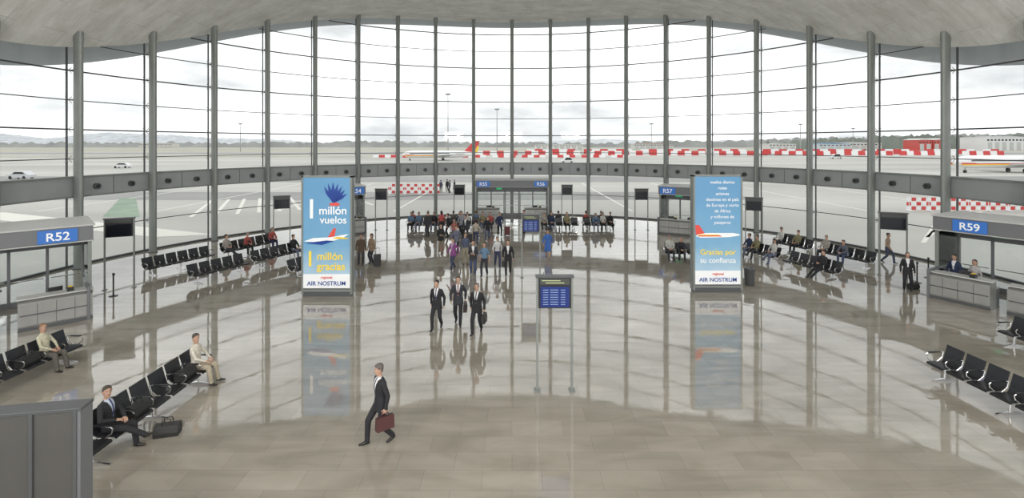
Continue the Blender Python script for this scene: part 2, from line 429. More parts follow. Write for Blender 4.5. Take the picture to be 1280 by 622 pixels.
def pylon(x,y,kind):
    b=MB(); w=2.22;h=5.3;d=.42
    b.box((0,0,.12),(w-.08,d-.06,.24),DARKSTEEL)
    for sx in(-1,1): b.box((sx*(w/2-.04),0,h/2+.05),(.08,d,h-.1),STEEL)
    b.box((0,0,h-.03),(w,d,.07),STEEL); b.box((0,0,.27),(w-.16,d,.1),STEEL); b.box((0,.02,h/2+.1),(w-.16,d-.12,h-.35),DGREY)
    pm=grad_mat('poster_sky_'+kind,(.50,.63,.72),(.17,.37,.56) if kind=='a' else (.19,.39,.58),(.13,.31,.52),.5,5.2)
    b.box((0,-d/2+.03,2.8),(w-.16,.02,4.86),pm)
    b.box((0,-d/2+.018,.68),(w-.16,.012,.62),WHITEE)
    yf=-d/2+.01
    z0=2.55
    def poly(pts,m,dy=0): b.prism(pts,yf-.004-dy,yf-dy,m,axis='y')
    if kind=='a':
        poly([(-1.0,z0-.12),(-.4,z0-.16),(.3,z0-.1),(.75,z0+.05),(.98,z0+.2),(.7,z0+.16),(.2,z0+.06),(-.6,z0+.02)],WHITEE)
        poly([(-1.0,z0-.2),(-.2,z0-.28),(.35,z0-.1),(.0,z0-.08)],NAVY,.003)
        poly([(.05,z0+.05),(.3,z0+.45),(.42,z0+.45),(.35,z0+.1)],PRED,.003)
        poly([(.2,z0),(.9,z0-.02),(1.0,z0+.02),(.5,z0+.08)],YEL,.005)
        for i in range(7):
            a=math.radians(35+i*14); L=.95-.05*abs(i-4)
            c=Vector((.3,4.1)); dd=Vector((math.cos(a),math.sin(a))); nn=Vector((-dd.y,dd.x))
            poly([tuple(c),tuple(c+dd*L*.6+nn*.08),tuple(c+dd*L),tuple(c+dd*L*.6-nn*.07)],NAVY,.004)
        poly([(.15,4.0),(.5,3.98),(.6,4.08),(.42,4.14),(.12,4.1)],PRED,.006)
    else:
        poly([(-1.0,z0),(-.8,z0-.07),(.5,z0-.05),(.95,z0+.02),(1.0,z0+.08),(.7,z0+.14),(-.5,z0+.14),(-.85,z0+.1)],WHITEE)
        poly([(-1.0,z0+.06),(-1.02,z0+.5),(-.85,z0+.5),(-.6,z0+.12)],PRED,.003)
        poly([(-.9,z0-.02),(.2,z0-.02),(.1,z0+.03),(-.9,z0+.03)],PRED,.003)
        poly([(-.9,z0+.03),(.1,z0+.03),(.0,z0+.07),(-.9,z0+.07)],YEL,.003)
    o=b.obj('advertising_pylon',(x,y,0),0)
    ty=yf-.012
    if kind=='a':
        text('1',1.2,WHITEE,o,(-.66,ty,3.45),bold=.012); text('millón',.5,WHITEE,o,(.28,ty,3.62),bold=.008); text('vuelos',.46,WHITEE,o,(.3,ty,3.22),bold=.006)
        text('1',.95,PYEL,o,(-.72,ty,1.35),bold=.01); text('millón',.46,PYEL,o,(.15,ty,1.62),bold=.008); text('gracias',.46,PYEL,o,(.2,ty,1.18),bold=.008)
    else:
        for k,s in enumerate(['vuelos diarios','rutas','aviones','destinos en el país','de Europa y norte','de África','y millones de','pasajeros']):
            text(s,.2,WHITEE,o,(.2,ty,4.92-k*.26),bold=.001)
        text('Gracias por',.34,PYEL,o,(-.0,ty,1.72),bold=.004); text('su confianza',.33,WHITEE,o,(.0,ty,1.35),bold=.004)
    text('AIR NOSTRUM',.26,NAVY,o,(0,ty-.01,.50),bold=.0015); text('regional',.16,PRED,o,(0,ty-.01,.8),bold=.001)
pylon(-8.15,22.0,'a'); pylon(9.3,22.6,'b')

# ------------------------------------------------------------------ misc objects
b=MB(); b.lathe([(.20,0),(.22,.03),(.24,.75),(.26,.78),(.26,.82),(.19,.82),(.17,.72)],DARKSTEEL,20); b.obj('trash_bin',(11.3,23.6,0),smooth=True)
for (x,y) in ((-19.3,22.6),(-17.6,21.9),(19.6,24.0),(20.7,23.9),(20.9,24.9)):
    b=MB(); b.lathe([(.17,0),(.17,.02),(.05,.04),(.03,.06),(.03,.92),(.045,.93),(.045,1.0),(.02,1.02)],BLACK,16)
    b.box((.045,0,.95),(.02,.05,.08),DARKSTEEL); b.obj('queue_barrier_post',(x,y,0),smooth=True)
b=MB(); PG=mat('kiosk_panel',(.085,.082,.078),.5,.1,.05,2)
b.box((0,0,1.37),(1.9,.26,2.6),PG); b.box((0,0,2.70),(2.02,.30,.05),DARKSTEEL); b.box((0,0,.05),(1.8,.3,.1),BLACK)
for sx in (-.93,-.35,.35,.93): b.box((sx,-.14,1.37),(.05,.04,2.62),DARKSTEEL)
for sx in (-.97,.97): b.box((sx,0,1.37),(.06,.29,2.64),DGREY)
b.obj('partition_kiosk',(-7.52,7.45,0),math.radians(10),bevel=.006)

# ------------------------------------------------------------------ people
def V(*a): return Vector(a)
class Geo:
    def __init__(s): s.v=[];s.f=[]
    def loft(s,rings,n=12):
        o=len(s.v)
        for c,u,v in rings:
            for i in range(n):
                a=2*pi*i/n; s.v.append(tuple(c+u*math.cos(a)+v*math.sin(a)))
        for j in range(len(rings)-1):
            for i in range(n): s.f.append((o+j*n+i,o+j*n+(i+1)%n,o+(j+1)*n+(i+1)%n,o+(j+1)*n+i))
        s.f.append(tuple(o+i for i in range(n))[::-1]); k=o+(len(rings)-1)*n; s.f.append(tuple(k+i for i in range(n)))
    def limb(s,p0,p1,r0,r1,n=12,flat=1.0,side=None):
        d=(p1-p0); L=d.length
        if L<1e-6: return
        d=d/L
        u=(side-d*side.dot(d)).normalized() if side is not None else d.orthogonal().normalized()
        v=d.cross(u)*flat
        R=[(p0-d*r0*.9,.35*r0),(p0-d*r0*.55,.82*r0),(p0,r0),(p1,r1),(p1+d*r1*.55,.82*r1),(p1+d*r1*.9,.35*r1)]
        s.loft([(c,u*r,v*r) for c,r in R],n)
def ik(a,c,l1,l2,pole):
    d=c-a; L=d.length; m=l1+l2-.004
    if L>m: c=a+d*(m/L); d=c-a; L=m
    L=max(L,abs(l1-l2)+.01); dn=d/d.length
    x=(l1*l1-l2*l2+L*L)/(2*L); h=math.sqrt(max(0,l1*l1-x*x))
    p=pole-dn*pole.dot(dn); p.normalize()
    return a+dn*x+p*h, c
POSES={
 'walk':dict(pel=V(0,.0,.915),lean=.05,feet=[V(-.09,.30,.10),V(.09,-.26,.13)],hands=[V(-.25,-.14,.90),V(.25,.20,.93)],curl=.35),
 'walk2':dict(pel=V(0,.0,.915),lean=.04,feet=[V(-.09,-.24,.13),V(.09,.28,.10)],hands=[V(-.26,.0,.865),V(.25,-.10,.88)],curl=.8),
 'stand':dict(pel=V(0,0,.935),lean=.0,feet=[V(-.11,.02,.085),V(.12,-.03,.085)],hands=[V(-.26,.04,.87),V(.26,.06,.88)],curl=.35),
 'hold':dict(pel=V(0,0,.935),lean=.0,feet=[V(-.1,.06,.085),V(.11,-.03,.085)],hands=[V(-.1,.30,1.12),V(.12,.30,1.15)],curl=.8),
 'sit':dict(pel=V(0,-.10,.545),lean=-.16,feet=[V(-.14,.44,.085),V(.13,.40,.085)],hands=[V(-.11,.17,.665),V(.11,.19,.67)],curl=.35),
 'lounge':dict(pel=V(0,.02,.54),lean=-.42,feet=[V(-.10,.80,.085),V(.10,.76,.085)],hands=[V(-.07,.16,.72),V(.07,.18,.74)],curl=.5),
 'forward':dict(pel=V(0,-.10,.545),lean=.42,feet=[V(-.15,.40,.085),V(.15,.36,.085)],hands=[V(-.06,.38,.66),V(.06,.40,.67)],curl=.6),
 'cross':dict(pel=V(0,-.10,.545),lean=-.12,feet=[V(-.10,.42,.085),V(-.04,.68,.30)],hands=[V(-.05,.20,.70),V(.14,.14,.72)],curl=.4),
}
def hand(G,w,d,pn,curl,thumb_sign,n=8):
    d=d.normalized(); pn=(pn-d*pn.dot(d)).normalized(); s=d.cross(pn)*thumb_sign
    v0=d.cross(pn)
    G.loft([(w-d*.05,pn*.022,v0*.026),(w,pn*.019,v0*.027),(w+d*.03,pn*.017,v0*.036),(w+d*.075,pn*.015,v0*.042),(w+d*.095,pn*.010,v0*.038)],12)
    for k,(off,L) in enumerate(((.030,.072),(.010,.082),(-.011,.076),(-.031,.060))):
        p=w+d*.085+s*off; a=0; r=.0092-.0004*k
        for q,fr in enumerate((.45,.30,.25)):
            a+=curl*(.7 if q==0 else 1); dd=d*math.cos(a)+pn*math.sin(a)+s*off*1.2*(1-min(1,curl)); dd.normalize()
            e=p+dd*L*fr*1.05; G.limb(p,e,r,r*.92,n); p=e; r*=.92
    p=w+d*.022+s*.030; dd=(d*.62+s*.72+pn*.30).normalized(); e=p+dd*.042; G.limb(p,e,.0125,.011,n)
    dd=(d*.85+s*.25+pn*(.35+curl*.4)).normalized(); G.limb(e,e+dd*.035,.011,.009,n)
def remesh(G,vox,sm=2):
    me=bpy.data.meshes.new('tmp'); me.from_pydata(G.v,[],G.f); o=bpy.data.objects.new('tmp',me); S.collection.objects.link(o)
    m=o.modifiers.new('r','REMESH'); m.mode='VOXEL'; m.voxel_size=vox; m.adaptivity=0
    if sm: s=o.modifiers.new('s','SMOOTH'); s.factor=.5; s.iterations=sm
    dg=bpy.context.evaluated_depsgraph_get(); e=o.evaluated_get(dg); r=e.to_mesh()
    nv=len(r.vertices); co=np.empty(nv*3); r.vertices.foreach_get('co',co); co=co.reshape(-1,3)
    fs=[tuple(p.vertices) for p in r.polygons]
    e.to_mesh_clear(); bpy.data.objects.remove(o); bpy.data.meshes.remove(me)
    return co,fs
def person(x,y,rz,pose='stand',top=(.02,.02,.025),bot=(.02,.02,.025),shirt=None,tie=None,hair=(.03,.02,.015),skin=(.46,.28,.20),
           h=1.75,female=False,longhair=False,skirt=False,jacket=True,detail=1,yaw=0,pitch=0,sleeves=True,shoe=(.015,.012,.01),over=None,name=None,z=0,bulk=1.0):
    P=dict(POSES[pose]); 
    if over: P.update(over)
    sitting=P['pel'].z<.7
    G=Geo(); segs=[]
    pel=P['pel']; ln=P['lean']
    T=V(0,math.sin(ln),math.cos(ln)); F=V(0,math.cos(ln),-math.sin(ln)); R=V(1,0,0)
    k=(1.10 if jacket else 1.0)*bulk; sw=.93 if female else 1.0
    tor=[(-.09,.135,.10),(-.03,.165,.115),(.04,.165,.118),(.14,.143*(.9 if female else 1.02),.105),(.24,.15,.112),(.34,.172,.125),(.43,.185,.118),(.50,.160,.09),(.545,.085,.065)]
    G.loft([(pel+T*hh,R*a*k*(sw if hh>.1 else 1.0),F*bb*k) for hh,a,bb in tor],18)
    segs.append((pel+T*.0,pel+T*.45,.13,'torso'))
    if jacket and not sitting:
        G.loft([(V(pel.x,pel.y,pel.z-.17),R*.195,V(0,.15,0)),(V(pel.x,pel.y,pel.z-.05),R*.188,V(0,.14,0)),(pel+T*.12,R*.16,F*.12)],18)
        segs.append((pel+V(-.07,0,-.10),pel+V(.07,0,-.10),.15,'torso'))
    if skirt and not sitting:
        G.loft([(V(pel.x,pel.y,pel.z-.45),R*.22,V(0,.19,0)),(V(pel.x,pel.y,pel.z-.2),R*.19,V(0,.15,0)),(pel+T*.1,R*.14,F*.11)],18)
        segs.append((pel+V(0,0,-.42),pel+V(0,0,-.1),.20,'bot'))
    nk=pel+T*.54; hc=nk+T*.03+V(0,.02,.155)-V(0,ln*.06 if ln>0 else ln*.02,0)
    G.limb(nk-T*.05,hc-V(0,.015,.06),.058,.052); segs.append((nk+T*.01,hc-V(0,.015,.09),.052,'skin'))
    Mh=Matrix.Rotation(yaw,3,'Z')@Matrix.Rotation(pitch,3,'X')
    hR,hF,hT=Mh@V(1,0,0),Mh@V(0,1,0),Mh@V(0,0,1)
    hp=lambda a,b_,c: hc+hR*a+hF*b_+hT*c
    hs=[(-.122,.022,.024,.052),(-.108,.042,.045,.04),(-.075,.056,.068,.02),(-.035,.066,.084,.006),(.01,.072,.092,0),(.05,.0755,.097,-.004),(.085,.070,.089,-.008),(.106,.053,.068,-.01),(.118,.026,.035,-.01)]
    G.loft([(hp(0,o,c),hR*a,hF*bb) for c,a,bb,o in hs],18)
    G.limb(hp(0,.086,.018),hp(0,.106,-.022),.010,.015,8); G.limb(hp(-.018,.080,-.058),hp(.018,.080,-.058),.011,.011,8)
    for s in(-1,1):
        G.limb(hp(s*.074,-.008,.015),hp(s*.072,-.004,-.022),.016,.011,8); G.limb(hp(s*.012,.088,.036),hp(s*.045,.078,.034),.008,.007,8)
    segs.append((hp(0,0,-.06),hp(0,0,.05),.085,'head'))
    if longhair:
        G.limb(hp(0,-.045,.05),hp(0,-.075,-.10),.075,.06,12); G.limb(hp(0,-.07,-.1),hp(0,-.085,-.19),.06,.035,12)
        for s in(-1,1): G.limb(hp(s*.062,-.02,.03),hp(s*.066,-.03,-.12),.03,.022,8)
        segs.append((hp(0,-.075,-.02),hp(0,-.085,-.2),.066,'hair'))
        for s in(-1,1): segs.append((hp(s*.07,-.02,.03),hp(s*.072,-.03,-.12),.03,'hair'))
    hands=[]
    for i,s in enumerate((-1,1)):
        sh=pel+T*.465+R*s*.178*sw*(1.06 if jacket else 1)
        w=P['hands'][i]; pole=P.get('pole',V(s*.6,-1,-.45)) if not sitting else V(s*1.0,-.5,-.6)
        el,w=ik(sh,w,.285,.255,pole)
        ra=.064 if jacket else .050
        G.limb(sh-R*s*.03+T*.005,el,ra*1.08*bulk,ra*.80,12); G.limb(el,w,ra*.80,ra*.60 if jacket else .030,12)
        segs.append((sh,el,ra,'top')); segs.append((el,w-(w-el)*.06,ra*.75,'top' if sleeves else 'skin'))
        d=(w-el).normalized()
        pn=V(-s,0,0) if not sitting else V(-s*.3,0,-1)
        if pose=='hold': pn=V(-s,0,.4)
        cr=d.cross(pn)
        if pose=='hold': sg=1 if cr.z>0 else -1
        elif sitting: sg=-s if cr.x>0 else s
        else: sg=1 if cr.y>=0 else -1
        hands.append((w,d,pn,sg))
    for i,s in enumerate((-1,1)):
        hj=pel+R*s*.092+V(0,0,-.03); f=P['feet'][i]
        kn,f=ik(hj,f,.44,.425,V(s*.12,1,.2))
        legskin= skirt
        G.limb(hj,kn,.095*bulk,.072,12); G.limb(kn,f,.070 if not legskin else .058,.056 if not legskin else .036,12)
        if legskin: G.limb(kn.lerp(f,.12),kn.lerp(f,.5),.056,.056,12)
        segs.append((hj,kn,.082,'bot')); segs.append((kn,f-(f-kn)*.04,.060,'skin' if legskin else 'bot'))
        back=f.z>.11
        tdir=V(s*.12,1,-.55 if (back and not pose=='cross') else (0 if not back else .5)).normalized()
        hl=f+V(0,-.035,-.045) ; 
        tz=hl+tdir*.20
        if tz.z<.030: tz.z=.030
        if hl.z<.038: hl.z=.038
        G.limb(f,hl,.042,.036,10); G.limb(hl,hl.lerp(tz,.55)+V(0,0,.004),.037,.042,12,.9,R); G.limb(hl.lerp(tz,.5),tz,.042,.030,12,.85,R)
        segs.append((hl,tz,.042,'shoe')); segs.append((f+V(0,0,-.02),hl,.045,'shoe'))
    vox=.013 if detail>=2 else (.017 if detail==1 else .021)
    co,fs=remesh(G,vox,2)
    fa=np.array([[f[0],f[1],f[2],f[-1]] for f in fs]); fc=co[fa].mean(axis=1)
    best=np.full(len(fc),1e9); bi=np.zeros(len(fc),int); keys=[s_[3] for s_ in segs]
    def sd(pts,a,b_,r):
        a=np.array(a);b_=np.array(b_);ab=b_-a;t=np.clip(((pts-a)@ab)/(ab@ab+1e-9),0,1); return np.linalg.norm(pts-(a+t[:,None]*ab),axis=1)-r
    for i,(a,b_,r,key) in enumerate(segs):
        d=sd(fc,a,b_,r); m=d<best; best[m]=d[m]; bi[m]=i
    topm=cloth(top);botm=cloth(bot); shm=cloth(shirt if shirt else top); tim=cloth(tie if tie else (shirt if shirt else top))
    mats=[mat('skin_%.2f'%skin[0],skin,.55),mat('hair_%.3f_%.3f'%(hair[0],hair[1]),hair,.7,0,.2,60),topm,shm,tim,botm,mat('shoe_%.3f'%shoe[0],shoe,.35),mat('eye_white',(.75,.73,.7),.3),mat('eye_dark',(.03,.02,.015),.2),mat('lips',(.42,.19,.15),.5)]
    hF_,hR_,hT_,hc_=map(np.array,(hF,hR,hT,hc)); q=fc-hc_; ly=q@hF_; lz=q@hT_; lx=q@hR_
    pq=fc-np.array(pel); tx=pq[:,0]; tz_=pq@np.array(T); ty=pq@np.array(F)
    mi=np.zeros(len(fc),int)
    for i,key in enumerate(keys):
        m=bi==i
        if key=='skin': mi[m]=0
        elif key=='hair': mi[m]=1
        elif key=='top': mi[m]=2
        elif key=='bot': mi[m]=5
        elif key=='shoe': mi[m]=6
        elif key=='head':
            hm=np.where(lz>0,ly<-.012+1.05*lz,ly<-.012+.5*lz)&((np.abs(lx)<.079)|(lz>.03)|(ly<-.03))&(lz>-.085)
            mi[m&hm]=1; mi[m&~hm]=0
            mi[m&~hm&(np.abs(lz+.058)<.008)&(np.abs(lx)<.024)&(ly>.07)]=9
        elif key=='torso':
            mi[m]=2
            if not jacket: mi[m&(tz_<.03)]=5
            if shirt is not None:
                wv=np.maximum(0,(tz_-.17))*.22
                mi[m&(ty>0)&(np.abs(tx)<wv)]=3; mi[m&(ty>0)&(np.abs(tx)<.024)&(tz_>.19)]=4
                mi[m&(tz_>.562)]=3
    hv=np.zeros(len(co),bool); hv[np.unique(fa[mi==1])]=True
    dirv=co-hc_; ln_=np.linalg.norm(dirv,axis=1)[:,None]+1e-9
    nearh=(np.linalg.norm(dirv,axis=1)<.14)&hv
    co[nearh]+= (dirv/ln_)[nearh]*.013
    allv=co.tolist(); allf=list(fs); allm=mi.tolist()
    def extra(co2,fs2,m):
        o=len(allv); allv.extend([tuple(c) for c in co2])
        for f in fs2: allf.append(tuple(i+o for i in f)); allm.append(m)
    for (w,d,pn,sg) in hands:
        g=Geo(); hand(g,w,d,pn,P['curl'],sg,8 if detail>=1 else 6)
        if detail>=2: c2,f2=remesh(g,.0045,1); extra(c2,f2,0)
        else: extra(g.v,g.f,0)
    for s in(-1,1):
        g=Geo(); g.limb(hp(s*.030,.076,.014),hp(s*.033,.076,.014),.0115,.0115,8); extra(g.v,g.f,7)
        g=Geo(); g.limb(hp(s*.0305,.084,.014),hp(s*.032,.084,.014),.0065,.0065,8); extra(g.v,g.f,8)
        g=Geo(); g.limb(hp(s*.016,.094,.037),hp(s*.044,.084,.036),.004,.003,6); extra(g.v,g.f,1)
    nm=name or ('woman' if female else 'man')
    me=bpy.data.meshes.new(nm); me.from_pydata(allv,[],allf)
    for m in mats: me.materials.append(m)
    me.polygons.foreach_set('material_index',allm); me.polygons.foreach_set('use_smooth',[True]*len(allf)); me.update()
    o=bpy.data.objects.new(nm,me); S.collection.objects.link(o); sc=h/1.765
    o.location=(x,y,z); o.rotation_euler=(0,0,rz); o.scale=(sc if not sitting else 1,)*3
    M=Matrix.Translation((x,y,z))@Matrix.Rotation(rz,4,'Z')@Matrix.Scale(o.scale[0],4)
    return [M@(w+d*.09) for (w,d,pn,s) in hands]

def briefcase(p,rz,col,w=.42,hh=.30,dz=.05):
    b=MB(); m=mat('leather_%.2f_%.2f'%(col[0],col[1]),col,.45)
    b.prism([(-.07,0),(.07,0),(.055,hh),(-.055,hh)],-w/2,w/2,m); b.box((0,-.065,hh*.45),(w*.8,.03,hh*.6),m)
    b.tube([(-.09,0,hh-.01),(-.08,0,hh+.06),(.08,0,hh+.06),(.09,0,hh-.01)],.011,m,8)
    b.box((0,0,hh+.003),(w*.9,.02,.012),BLACK)
    return b.obj('briefcase',(p[0],p[1],p[2]-hh-.075),rz,bevel=.012)
def suitcase(x,y,rz,col=(.03,.03,.035),hh=.6):
    b=MB(); m=mat('suitcase_%.2f_%.2f'%(col[0],col[1]),col,.55)
    b.box((0,0,hh/2+.06),(.40,.24,hh),m); b.box((0,-.13,hh*.45),(.34,.04,hh*.6),m)
    for sx in(-.13,.13): b.cyl((sx,.1,hh),(sx,.1,hh+.38),.009,CHROME,8); b.cyl((sx-.02,.09,.04),(sx+.02,.09,.04),.04,BLACK,12); b.box((sx,-.09,.03),(.04,.04,.06),BLACK)
    b.cyl((-.14,.1,hh+.38),(.14,.1,hh+.38),.014,BLACK,8)
    b.obj('trolley_suitcase',(x,y,0),rz,bevel=.02)
def duffel(x,y,rz,col=(.05,.02,.015),z=0):
    b=MB(); m=mat('duffel_%.2f'%col[0],col,.6)
    b.prism([(-.13,0),(-.16,.1),(-.12,.24),(-.03,.28),(.03,.28),(.12,.24),(.16,.1),(.13,0)],-.25,.25,m)
    b.tube([(-.1,-.1,.2),(-.08,-.05,.38),(.08,-.05,.38),(.1,-.1,.2)],.012,BLACK,6); b.tube([(-.1,.1,.2),(-.08,.05,.38),(.08,.05,.38),(.1,.1,.2)],.012,BLACK,6)
    b.obj('travel_bag',(x,y,z),rz,bevel=.02)

R_=math.radians
BK=(.018,.018,.022); CH=(.035,.037,.045); NV=(.02,.03,.07); WH=(.65,.65,.67); KH=(.33,.27,.18); GRH=(.22,.2,.18)
hd=person(-2.95,11.15,R_(128),'walk2',BK,BK,shirt=WH,tie=(.03,.03,.06),hair=(.10,.09,.08),detail=2,h=1.78,yaw=R_(-5),pitch=R_(-8))
briefcase(hd[0],R_(128+90),(.08,.028,.028),.40,.28)
hd=person(-2.72,18.0,R_(170),'walk2',BK,BK,shirt=WH,tie=(.05,.05,.1),hair=(.03,.02,.02),detail=2,h=1.78,yaw=R_(-10))
hd=person(-2.0,18.45,R_(182),'walk',CH,BK,shirt=WH,tie=(.12,.02,.03),hair=(.06,.05,.04),detail=2,h=1.8)
briefcase(hd[0],R_(92),(.03,.02,.02))
hd=person(-1.24,17.6,R_(168),'walk2',BK,BK,shirt=WH,tie=(.02,.02,.03),hair=(.15,.13,.12),detail=2,h=1.78,yaw=R_(12))
briefcase(hd[0],R_(80),(.02,.02,.02))
person(-3.15,26.6,R_(150),'walk',(.22,.06,.2),(.04,.05,.1),shirt=(.4,.3,.4),female=True,longhair=True,h=1.68)
person(-2.0,25.5,R_(185),'hold',CH,(.05,.07,.14),shirt=WH,h=1.74)
person(-1.4,25.2,R_(170),'walk2',(.12,.2,.3),(.03,.03,.04),jacket=False,h=1.72,sleeves=False)
person(-.8,27.0,R_(190),'walk',WH,(.05,.06,.12),jacket=False,female=True,h=1.68)
hd=person(-.2,25.4,R_(178),'walk2',BK,BK,shirt=WH,h=1.8); briefcase(hd[1],1.5,(.02,.02,.02))
person(-2.6,27.6,R_(200),'stand',(.08,.1,.16),(.3,.27,.2),jacket=False,h=1.76)
person(-3.9,33.5,R_(180),'walk',(.3,.1,.08),(.04,.04,.06),jacket=False,female=True,h=1.66)
person(-3.2,34.5,R_(160),'walk2',CH,BK,h=1.75,shirt=WH); person(-2.4,33.0,R_(10),'walk',(.4,.35,.3),(.05,.06,.12),h=1.7,jacket=False)
person(-4.6,35.6,R_(100),'stand',BK,BK,h=1.72); person(-.9,36.2,R_(190),'walk',NV,BK,h=1.74); person(-5.3,37.3,R_(20),'stand',(.5,.1,.1),CH,h=1.68,jacket=False,female=True,longhair=True)
for (x,y,a,p,c1,c2,f) in ((-3.4,30.2,185,'walk',(.12,.13,.18),BK,0),(-4.4,30.6,200,'hold',BK,(.2,.17,.12),0),(-3.7,36.6,170,'walk',(.25,.26,.3),BK,0),(-6.1,36.0,150,'stand',CH,CH,0),(-1.7,34.6,180,'walk2',BK,(.06,.08,.15),1),(.9,37.2,120,'stand',(.15,.12,.1),BK,0)):
    person(x,y,R_(a),p,c1,c2,h=1.66 if f else 1.75,female=bool(f),longhair=bool(f),detail=0)
suitcase(-2.9,33.4,.2); suitcase(-.35,36.4,.1,(.1,.02,.02))
person(2.1,29.2,R_(175),'walk',(.04,.13,.42),(.04,.13,.42),female=True,skirt=True,longhair=True,h=1.68,detail=1)
person(-8.35,27.4,R_(200),'stand',(.10,.07,.05),(.05,.05,.06),h=1.72); person(-7.9,27.9,R_(150),'stand',(.28,.2,.14),CH,h=1.66,female=True,longhair=True)
suitcase(-7.4,27.2,.3)
hd=person(18.1,22.7,R_(150),'stand',BK,BK,shirt=WH,hair=(.1,.09,.08),h=1.74,detail=1); duffel(18.6,23.0,.4,(.03,.03,.03))
person(21.2,28.0,R_(210),'walk',(.35,.25,.18),(.06,.07,.12),jacket=False,female=True,h=1.7)
person(20.15,21.6,R_(119),'stand',(.4,.38,.38),NV,female=True,longhair=True,jacket=False,h=1.66); person(19.85,22.25,R_(119),'stand',NV,NV,shirt=WH,h=1.74)
def sit(seat,pose='sit',**k):
    x,y,rz=seat; return person(x,y,rz,pose,**k)
sit(rowA[1],'cross',top=BK,bot=BK,shirt=(.45,.5,.6),tie=(.05,.05,.15),detail=2,yaw=R_(-35),hair=(.05,.04,.03)); duffel(-7.95,11.45,R_(15),(.03,.014,.012))
sit(rowA[6],'sit',top=(.56,.52,.45),bot=(.38,.33,.25),jacket=False,detail=2,yaw=R_(-25),hair=(.06,.05,.04),over=dict(hands=[V(-.14,.20,.68),V(.13,.24,.68)],lean=-.05)); 
duffel(rowA[5][0],rowA[5][1],R_(90),(.02,.02,.02),z=.44)
sit(rowB[8],'sit',top=(.46,.44,.33),bot=(.10,.09,.08),jacket=False,female=True,detail=1,hair=(.2,.12,.06),yaw=R_(-20)); duffel(rowB[7][0],rowB[7][1],R_(90),(.015,.015,.015),z=.44)
duffel(rowA[2][0]+.05,rowA[2][1],R_(90),(.02,.02,.022),z=.44)
cols=[BK,CH,NV,(.3,.28,.25),(.12,.1,.09),(.35,.08,.07),(.1,.16,.25),(.5,.5,.48),(.2,.18,.1)]
def crowd(seats,idx,det=0):
    for i in idx:
        f=random.random()<.4; p=random.choice(['sit','sit','cross','forward','sit'])
        sit(seats[i],p,top=random.choice(cols),bot=random.choice([BK,CH,NV,(.12,.14,.2)]),female=f,longhair=f and random.random()<.7,jacket=random.random()<.6,
            detail=det,yaw=random.uniform(-.6,.6),pitch=random.uniform(-.35,0),hair=random.choice([(.02,.015,.01),(.08,.05,.03),(.2,.18,.16)]))
crowd(rowG1,[0,1,3,4,6,7,9,10]); crowd(rowG2,[0,2,5,6,8]); crowd(rowG3,[0,1,3,6,7,8]); crowd(rowG4,[1,2,5,7])
crowd(rowC1,[6,8,11]); crowd(rowC2,[9]); crowd(rowH,[0,1]); crowd(rowC3,[3])
crowd(rowD2,[8,7,5]); crowd(rowD1,[8,6,4])
sit(rowD2[1],'lounge',top=BK,bot=BK,detail=1,hair=(.02,.02,.02)); sit(rowD1[2],'forward',top=(.1,.11,.14),bot=(.06,.08,.15),detail=1)
for i,(x,y) in enumerate([(-9.9,69),(-9.2,70.5),(-8.6,68.5),(-8.1,69.8)]):
    person(x,y,R_(40*i),'stand',BK if i%2 else (.05,.06,.1),BK,detail=0,z=-.05,h=1.75)

# ------------------------------------------------------------------ exterior
def ground_mat():
    m=bpy.data.materials.new('apron_concrete'); m.use_nodes=True; nt=m.node_tree; L=nt.links; B=nt.nodes['Principled BSDF']; B.inputs['Roughness'].default_value=.8
    tc=nt.nodes.new('ShaderNodeTexCoord'); n=nt.nodes.new('ShaderNodeTexNoise'); n.inputs['Scale'].default_value=.03; n.inputs['Detail'].default_value=8
    mp=nt.nodes.new('ShaderNodeMapping'); mp.inputs['Scale'].default_value=(.35,1.6,1); L.new(tc.outputs['Object'],mp.inputs[0]); L.new(mp.outputs[0],n.inputs['Vector'])
    r=nt.nodes.new('ShaderNodeValToRGB'); r.color_ramp.elements[0].position=.35; r.color_ramp.elements[0].color=(.38,.37,.345,1); r.color_ramp.elements[1].position=.65; r.color_ramp.elements[1].color=(.54,.525,.49,1)
    L.new(n.outputs['Fac'],r.inputs[0]); L.new(r.outputs[0],B.inputs['Base Color']); return m
GRASS=mat('hazed_dry_grass',(.40,.385,.32),.9,0,.2,.05); ASPH=mat('asphalt',(.30,.295,.285),.85,0,.1,.1); LINE=mat('line_paint',(.72,.70,.64),.7); GREEN=mat('green_marking',(.25,.33,.25),.8,0,.15,.4)  # grass tone is lightened to paint in distance haze
b=MB(); b.add([(-5000,-200,-.06),(5000,-200,-.06),(5000,6000,-.06),(-5000,6000,-.06)],[(0,1,2,3)],ground_mat())
def strip(x0,x1,y0,y1,m,z=-.05): b.add([(x0,y0,z),(x1,y0,z),(x1,y1,z),(x0,y1,z)],[(0,1,2,3)],m)
strip(-3000,3000,430,900,GRASS,-.058); strip(-3000,-40,250,290,GRASS,-.058); strip(-3000,3000,330,400,ASPH,-.058)
strip(-3000,3000,1100,5900,GRASS,-.058); strip(-400,400,88,104,ASPH,-.058); strip(-400,30,60,70,ASPH,-.058)
for y in (86,106,126,205,320,215): strip(-600,600,y,y+.5,LINE,-.055)
for k in range(-20,21): strip(k*12,k*12+.25,50,86,LINE,-.055)
b.add([(-38,46,-.05),(-34.5,46,-.05),(-47,62,-.05),(-49,62,-.05)],[(0,1,2,3)],GREEN)
for k in range(10):
    x=-30+k*1.6; b.add([(x,46+k,-.05),(x+.4,46+k,-.05),(x-6,60+k*.6,-.05),(x-6.4,60+k*.6,-.05)],[(0,1,2,3)],LINE)
b.add([(-60,50,-.045),(-50,49,-.045),(-22,37,-.045),(-26,36,-.045)],[(0,1,2,3)],LINE)
